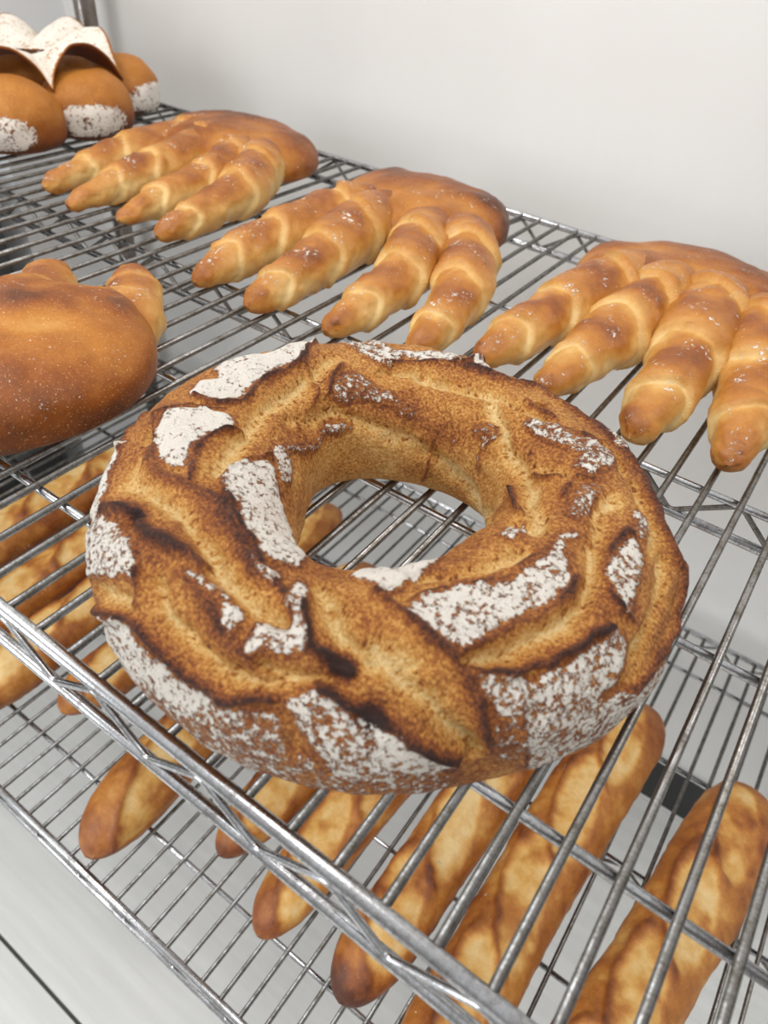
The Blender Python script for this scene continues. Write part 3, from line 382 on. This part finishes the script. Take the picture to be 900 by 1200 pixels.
# ------------------------------------------------------------------ hand-shaped breads
def catmull(P, n):
    P = np.asarray(P, float); Q = np.vstack([2 * P[0] - P[1], P, 2 * P[-1] - P[-2]]); out_ = []
    for t in np.linspace(0, len(P) - 1 - 1e-9, n):
        i = int(t); f = t - i; a, b, c, d = Q[i:i + 4]
        out_.append(.5 * ((2 * b) + (-a + c) * f + (2 * a - 5 * b + 4 * c - d) * f * f + (-a + 3 * b - 3 * c + d) * f ** 3))
    return np.array(out_)
def make_finger(path, radii, parent, seed, nseg=4, hook=0.0):
    """rolled tapering finger, tip first; stepped like a croissant"""
    rng = random.Random(seed)
    n, m = 150, 64
    Pth = catmull(path, n); T = np.gradient(Pth, axis=0); T /= np.linalg.norm(T, axis=1)[:, None]
    u = np.linspace(0, 1, n); R = np.interp(u, np.linspace(0, 1, len(radii)), radii)
    tipc = np.sqrt(np.clip(1 - (1 - np.clip(u / .06, 0, 1)) ** 2, 0.0, 1)); tipc[0] = .02
    endc = np.sqrt(np.clip(1 - np.clip((u - .93) / .07, 0, 1) ** 2, 0, 1)); endc[-1] = .02
    side = np.cross(T, [0, 0, 1.]); side /= np.linalg.norm(side, axis=1)[:, None]; upv = np.cross(side, T)
    A = np.linspace(0, 2 * PI, m, endpoint=False)
    U, AA = np.meshgrid(u, A, indexing='ij')
    # seams: position depends on angle (helical wraps)
    seams = [(.13 + .76 * (k + .3 * rng.random()) / nseg) for k in range(nseg)]
    prof = np.ones_like(U); seam = np.zeros_like(U); mid = np.zeros_like(U)
    ph0 = rng.random() * 6
    for k, s in enumerate(seams):
        sk = .048 * np.cos(AA - 1.2 - .8 * k) + .012 * np.sin(3 * AA + ph0 + k)
        d = U - (s + sk)
        nxt = (seams[k + 1] if k + 1 < nseg else 1.05) - s
        prof += .19 * np.where(d > 0, np.exp(-np.clip(d, 0, 1) / (.75 * nxt)), 0) * sstep(0, .010, d)
        prof -= .035 * np.exp(-(np.minimum(d, 0) / .03) ** 2) * (d < 0)
        seam = np.maximum(seam, np.exp(-((d + .003) / .009) ** 2) + .35 * np.exp(-((d + .02) / .02) ** 2) * (d < 0))
        mid = np.maximum(mid, np.exp(-((d - .5 * nxt) / (.33 * nxt)) ** 2) * (d > 0))
    prof = prof / 1.06
    swell = 1 + .04 * np.sin(U * 15 + ph0)
    RR = R[:, None] * prof * swell * (tipc * endc)[:, None]
    base = Pth[:, None, :] + RR[..., None] * (np.cos(AA)[..., None] * side[:, None, :] + np.sin(AA)[..., None] * upv[:, None, :] * .92)
    nz = vnoise(base, 60, seed, 3)
    base += (nz * .007)[..., None] * (np.cos(AA)[..., None] * side[:, None, :] + np.sin(AA)[..., None] * upv[:, None, :])
    base[..., 2] = np.maximum(base[..., 2], 0.0)
    topness = np.clip(np.sin(AA), -1, 1)
    bake = .15 + .58 * sstep(.0, .95, topness) * (.45 + .55 * mid) - .24 * np.clip(seam, 0, 1) + .5 * nz + .10 * vnoise(base, 25, seed + 5, 2)
    bake += .26 * sstep(.16, .0, U) + .10 * sstep(-.1, -1, topness)
    creases = (vnoise(np.stack([U * 40, np.cos(AA), np.sin(AA)], -1), 2.0, seed, 2) > .22)
    bake += .22 * creases * np.exp(-((U - .02) / .05) ** 2)
    fl = np.clip(vnoise(base, 55, seed + 9, 3) * 1.2 + .22, 0, .42) * sstep(.2, .9, topness)
    mb = MB(); mb.v.append(base.reshape(-1, 3)); mb.f = grid_faces(n, m); mb.n = n * m
    mb.f += [tuple(range(m))[::-1], tuple((n - 1) * m + k for k in range(m))]
    mb.f = [tuple(f)[::-1] for f in mb.f]
    return mb.build('finger', mat_hand, parent, attrs={'bake': bake, 'flour': fl})
def make_palm(cx, cy, rx, ry, H, parent, seed, knuckles, lip=.012, back_bake=.12, mat=None, front_bulge=0.0):
    """puffed palm; its front edge (towards -y) folds over the finger roots"""
    n, m = 110, 200
    t = np.linspace(0, 1, n); A = np.linspace(0, 2 * PI, m, endpoint=False)
    TT, AA = np.meshgrid(t, A, indexing='ij')
    # superellipse outline with scalloped front
    e_ = 2.1
    rad = (np.abs(np.cos(AA) / rx) ** e_ + np.abs(np.sin(AA) / ry) ** e_) ** (-1 / e_)
    front = sstep(.1, .8, -np.sin(AA))
    sc = np.zeros_like(AA)
    for k in knuckles: sc += np.exp(-((rad * np.cos(AA) - (k - cx)) / .020) ** 2)
    rad = rad + front * (.020 * sc - .006 + front_bulge)
    # meridian: t 0 top pole -> .62 widest -> 1 bottom pole
    ang = TT * PI; s = np.sin(ang); c = np.cos(ang)
    rr = np.sign(s) * np.abs(s) ** .72 * rad
    z = np.where(c > 0, .36 * H + .64 * H * np.abs(c) ** .95, .36 * H * (1 - np.abs(c) ** .5))
    V = np.stack([cx + rr * np.cos(AA), cy + rr * np.sin(AA), z], -1)
    nz = vnoise(V, 22, seed, 3)
    V[..., 2] += nz * .012 * (z > .3 * H); V[..., :2] += (nz * .05)[..., None] * (V[..., :2] - [cx, cy])
    V[..., 2] = np.maximum(V[..., 2], 0)
    edge = np.exp(-((TT - .44) / .07) ** 2)
    bake = .50 + back_bake * (c > -2) + 1.0 * nz + .16 * sstep(.2, -.3, TT * 0 - np.sin(AA) * s) - .34 * edge * front + .10 * sstep(.35, .6, TT) * (1 - front)
    fl = np.clip(.25 * edge * front + vnoise(V, 40, seed + 2, 3) * .8 + .12, 0, .40) * (z > .3 * H)
    mb = MB(); mb.v.append(V.reshape(-1, 3)); mb.f = [tuple(f) for f in grid_faces(n, m)]; mb.n = n * m
    return mb.build('palm', mat or mat_palm, parent, attrs={'bake': bake, 'flour': fl})
def make_hand(loc, rz, label, fingers, palm, seed, bbake=.12, group=None):
    o = empty('hand_shaped_bread', (loc[0], loc[1], .0026), rz)
    tag(o, label, 'bread', group)
    kn = [f[0][-2][0] for f in fingers]
    make_palm(*palm, o, seed, kn, back_bake=bbake)
    for k, (pth, rad) in enumerate(fingers):
        make_finger([(x, y, z) for x, y, z in pth], rad, o, seed * 10 + k, 3)
    return o
def fing(pts, w=1.0):
    rs = [.0120, .0188, .0230, .0265, .0292, .0295, .024]
    rs = [r * w for r in rs]
    n = len(pts); z = [np.interp(i / (n - 1), np.linspace(0, 1, 7), rs) * .90 for i in range(n)]
    z[-1] = z[-1] - .003
    return [(x, y, zz) for (x, y), zz in zip(pts, z)], rs
G = 'hand-shaped breads in a row along the back of the shelf'
# positions along the shelf, each with the spread of its own fingers (local x,y with the palm at +y)
def hand_at(x0, y0, F, palm, seed, label, ws, bb=.12):
    fs = [fing([(x - x0, y - y0) for x, y in f], w_) for f, w_ in zip(F, ws)]
    return make_hand((x0, y0), 0, label, fs, (palm[0] - x0, palm[1] - y0) + palm[2:], seed, bb, G)
hand_at(-.41, .55, [[(-.507, .383), (-.507, .45), (-.509, .52), (-.500, .60), (-.48, .66)], [(-.440, .366), (-.441, .44), (-.444, .51), (-.455, .59), (-.45, .65)],
                    [(-.372, .378), (-.373, .45), (-.378, .52), (-.395, .59), (-.41, .65)], [(-.311, .378), (-.308, .445), (-.318, .515), (-.352, .58), (-.39, .635)]],
        (-.437, .632, .115, .086, .055), 11, 'hand-shaped bread furthest left, four rolled fingers beside the crown loaf', (.92, .95, .92, .98), .18)
hand_at(-.09, .53, [[(-.202, .328), (-.203, .39), (-.198, .46), (-.185, .54), (-.165, .61)], [(-.133, .325), (-.130, .385), (-.136, .45), (-.152, .535), (-.150, .60)],
                    [(-.052, .338), (-.048, .40), (-.055, .465), (-.082, .535), (-.105, .60)], [(.024, .360), (.018, .42), (.000, .485), (-.034, .545), (-.075, .60)]],
        (-.134, .610, .104, .088, .055), 12, 'hand-shaped bread in the middle, resting right behind the ring loaf', (1, 1.02, 1, 1.02), .14)
hand_at(.18, .55, [[(.074, .386), (.084, .44), (.098, .51), (.118, .58), (.14, .64)], [(.136, .378), (.144, .44), (.153, .50), (.160, .58), (.165, .63)],
                   [(.216, .364), (.217, .43), (.214, .50), (.205, .58), (.20, .63)], [(.284, .380), (.278, .44), (.268, .50), (.255, .57), (.24, .62)]],
        (.176, .622, .116, .086, .055), 13, 'hand-shaped bread at the right edge with four thick rolled fingers', (1.05, 1.08, 1.15, 1.1), .10)
# the turned one near the viewer: palm to the right front, fingers to the back left
hx, hy, hr = -.165, .105, math.radians(-117.9)
def l4(x, y):
    c, s = math.cos(-hr), math.sin(-hr); x -= hx; y -= hy
    return (x * c - y * s, x * s + y * c)
F4 = [([(-.258, .300), (-.222, .276), (-.178, .238), (-.140, .185)], .82), ([(-.316, .256), (-.282, .232), (-.240, .198), (-.19, .14)], .84),
      ([(-.385, .165), (-.330, .155), (-.270, .130), (-.21, .11)], .95), ([(-.380, .075), (-.330, .075), (-.270, .07), (-.21, .07)], .95)]
make_hand((hx, hy), hr, 'hand-shaped bread turned the other way, smooth brown palm nearest the ring loaf',
          [fing([l4(*q) for q in pp], w_) for pp, w_ in F4], (.002, -.022, .120, .100, .067), 14, .12)

# ------------------------------------------------------------------ crown loaf (balls under a lifted flour-dusted collar)
def make_lobe(cx, cy, r, h, ang, parent, seed, flour_dir):
    n, m = 80, 110
    TT, AA = np.meshgrid(np.linspace(0, 1, n), np.linspace(0, 2 * PI, m, endpoint=False), indexing='ij')
    a = TT * PI; s = np.sin(a); c = np.cos(a)
    x = r * 1.06 * np.sign(s) * np.abs(s) ** .85 * np.cos(AA); y = r * s ** .85 * np.sin(AA)
    z = np.where(c > 0, .42 * h + .58 * h * np.abs(c), .42 * h * (1 - np.abs(c) ** .6))
    ca, sa = math.cos(ang), math.sin(ang)
    V = np.stack([cx + x * ca - y * sa, cy + x * sa + y * ca, z], -1)
    nz = vnoise(V, 25, seed, 3); V += (V - [cx, cy, h * .4]) * (nz * .18)[..., None]; V[..., 2] = np.maximum(V[..., 2], 0)
    dirv = V - [cx, cy, h * .42]; dirv /= np.linalg.norm(dirv, axis=-1)[..., None]
    f = np.array(flour_dir, float); f /= np.linalg.norm(f)
    dd = dirv - f; k = 1 - (.22 * dd[..., 0] ** 2 + .22 * dd[..., 1] ** 2 + 1.3 * dd[..., 2] ** 2)
    fl = .95 * sstep(.76, .90, k + .10 * vnoise(V, 60, seed + 1, 3)) - .2 * (vnoise(V, 90, seed + 3, 2) > .18) * (k > .8)
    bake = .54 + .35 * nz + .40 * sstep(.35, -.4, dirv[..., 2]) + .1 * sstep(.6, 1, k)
    mb = MB(); mb.v.append(V.reshape(-1, 3)); mb.f = [tuple(q) for q in grid_faces(n, m)]; mb.n = n * m
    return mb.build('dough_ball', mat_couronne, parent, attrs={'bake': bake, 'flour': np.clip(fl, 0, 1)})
cr = empty('crown_loaf', (-.775, .565, .0026))
tag(cr, 'crown-shaped loaf of joined round balls under a lifted floury collar, back left corner', 'bread')
BALLS = [(-.672, .458, .064, .084), (-.664, .572, .059, .082), (-.732, .688, .054, .078), (-.815, .700, .056, .07), (-.885, .610, .058, .07), (-.868, .495, .058, .07), (-.765, .430, .058, .07)]
for k, (bx, by, br, bh) in enumerate(BALLS):
    dx, dy = bx + .775, by - .565
    make_lobe(dx, dy, br, bh, math.atan2(dy, dx) + PI / 2, cr, 40 + k, (dx * 1.0 + .05, dy * 1.0 - .10, -.008))
def make_collar(parent):
    n, m = 70, 260
    TT, AA = np.meshgrid(np.linspace(0, 1, n), np.linspace(0, 2 * PI, m, endpoint=False), indexing='ij')
    gaps = []
    angs = [math.atan2(by - .565, bx + .775) for bx, by, _, _ in BALLS]
    sc = np.zeros_like(AA)
    srt = sorted(a % (2 * PI) for a in angs)
    for i in range(len(srt)):
        a = srt[i]; b = srt[(i + 1) % len(srt)] + (2 * PI if i == len(srt) - 1 else 0); g = (a + b) / 2
        d = np.abs((AA - g + PI) % (2 * PI) - PI) / ((b - a) / 2)
        sc = np.maximum(sc, np.clip(1 - d, 0, 1))
    sc = 1 - np.sqrt(np.clip(1 - sc ** 2, 0, 1))                                   # 1 at the points hanging between two balls
    R = .112 + .022 * sc + .006 * vnoise(np.stack([np.cos(AA), np.sin(AA), AA * 0], -1), 4, 77, 2)
    r = .030 + (R - .030) * TT
    z = .086 + .020 * np.sin(TT * PI * .55) - .050 * sc * TT ** 1.5 + .006 * (1 - sc) * TT ** 2
    z += .018 * vnoise(np.stack([r * np.cos(AA), r * np.sin(AA), z * 0], -1), 20, 5, 2)
    P = np.stack([r * np.cos(AA), r * np.sin(AA), z], -1); Q = P.copy(); Q[..., 2] -= .0035; Q[..., :2] *= .985
    V = np.concatenate([P, Q[::-1]], 0)
    N2 = 2 * n
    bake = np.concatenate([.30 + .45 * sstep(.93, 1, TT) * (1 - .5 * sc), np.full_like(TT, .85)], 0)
    rim = 1 - sstep(.93, 1, TT)
    flr = np.concatenate([(1.0 * rim - .16 * (vnoise(P, 70, 8, 3) > .15)), np.zeros_like(TT)], 0)
    mb = MB(); mb.v.append(V.reshape(-1, 3)); mb.f = [tuple(q) for q in grid_faces(N2, m, True, True)]; mb.n = N2 * m
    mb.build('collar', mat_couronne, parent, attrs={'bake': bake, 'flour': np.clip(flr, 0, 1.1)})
make_collar(cr)

# ------------------------------------------------------------------ baguettes on the lower shelf
LZ = -.52 + .0026
def make_baguette(tip, end, r, seed, label, nsl=5, fl=.0, burn=0.0):
    rng = random.Random(seed)
    tip = np.array(tip, float); end = np.array(end, float); L = np.linalg.norm(end - tip); ang = math.atan2(*(end - tip)[::-1])
    n, m = 300, 96
    u = np.linspace(0, 1, n); A = np.linspace(0, 2 * PI, m, endpoint=False); U, AA = np.meshgrid(u, A, indexing='ij')
    d0 = np.clip(U * L / .085, 0, 1); d1 = np.clip((1 - U) * L / .085, 0, 1)
    prof = (1 - (1 - d0) ** 2.3) ** .5 * (1 - (1 - d1) ** 2.3) ** .5
    prof = np.clip(prof, .02, 1) * (1 + .05 * np.sin(U * 9 + seed))
    bend = .012 * np.sin(U * PI) * (rng.random() - .5) * 2
    ww = r * prof; hh = r * .86 * prof
    y = ww * np.cos(AA) * 1.05; z = hh * np.sin(AA)
    zc = hh.max() * .86 * (.45 + .55 * prof)
    X = U * L; SL = y                                   # chart: along, across
    tan = np.zeros_like(U); ear = np.zeros_like(U)
    for k in range(nsl):
        c = L * (.07 + .86 * (k + .5) / nsl); hl = L * .86 / nsl * .60; th = math.radians(13 + 5 * rng.random())
        dx = X - c; dy = SL - .002 * (rng.random() - .5)
        a = dx * math.cos(th) + dy * math.sin(th); b = -dx * math.sin(th) + dy * math.cos(th)
        wv = .021 + .003 * rng.random()
        q = (a / hl) ** 2 + (b / wv) ** 2 + .5 * vnoise(np.stack([X, SL, z * 0], -1), 70, seed + k, 3)
        up = np.sin(AA) > .1
        tan = np.maximum(tan, sstep(1.15, .7, q) * up)
        ear = np.maximum(ear, np.exp(-((q - 1.12) / .30) ** 2) * up * sstep(-.002, .008, b))
    V0 = np.stack([X, y + bend, z], -1); nz = vnoise(V0, 30, seed, 3); n2 = vnoise(V0, 90, seed + 3, 3)
    s = 1 + .10 * nz + .11 * ear - .05 * tan + .05 * n2
    Vl = np.stack([X, y * s + bend, np.maximum(zc + z * s, 0)], -1)
    topn = np.sin(AA)
    bake = .56 + .7 * nz + .35 * n2 + .22 * sstep(.3, -.5, topn) - .36 * tan * (1 - .8 * np.clip(nz * 3, 0, 1)) + .20 * ear + burn * sstep(.12, 0, U) + .16 * sstep(.08, 0, U) + .12 * sstep(.92, 1, U)
    flr = np.clip((fl + vnoise(V0, 26, seed + 7, 3) * 1.1) * sstep(.0, -.1, np.abs(topn) - .75), 0, .48) * (1 - tan) if fl else np.clip(vnoise(V0, 26, seed + 7, 3) * .9, 0, .36)
    mb = MB(); mb.v.append(Vl.reshape(-1, 3)); mb.f = [tuple(q)[::-1] for q in grid_faces(n, m)]; mb.n = n * m
    mb.f += [tuple(range(m)), tuple((n - 1) * m + k for k in range(m))[::-1]]
    o = mb.build('baguette', mat_bag, attrs={'bake': bake, 'flour': flr})
    o.location = (tip[0], tip[1], LZ); o.rotation_euler = (0, 0, ang)
    tag(o, label, 'bread', 'baguettes lying across the lower shelf')
    return o
BG = [((.392, .02), (.474, .535), .044, 51, 'baguette furthest right on the lower shelf, rounded end in view', 4, 0, 0),
      ((.302, .02), (.328, .570), .042, 52, 'long baguette under the ring loaf, second from the right', 4, .12, 0),
      ((.199, .062), (.222, .57), .037, 53, 'baguette with a dark scorched tip, third from the right', 4, 0, .3),
      ((.096, .058), (.130, .50), .034, 54, 'baguette with blunt brown tip showing under the rail, fourth from the right', 3, 0, 0),
      ((.008, .092), (.018, .56), .032, 55, 'baguette mostly hidden under the ring loaf, short rounded tip showing', 4, 0, 0),
      ((-.106, .004), (-.108, .545), .038, 56, 'baguette with a wide pale split, tip almost at the lower front rail', 2, 0, 0),
      ((-.276, .098), (-.240, .62), .034, 57, 'baguette left of the ring loaf with its split tip under the front rail', 4, 0, 0),
      ((-.362, .030), (-.385, .560), .038, 58, 'thick baguette at the left edge with a plump golden front end', 4, .12, 0),
      ((-.462, .090), (-.485, .620), .039, 59, 'floury baguette at the left edge, second from the far end', 4, .2, 0),
      ((-.580, .120), (-.595, .66), .043, 60, 'baguette at the left edge under the turned hand bread, last of the row', 4, .15, 0)]
for b in BG: make_baguette(*b)
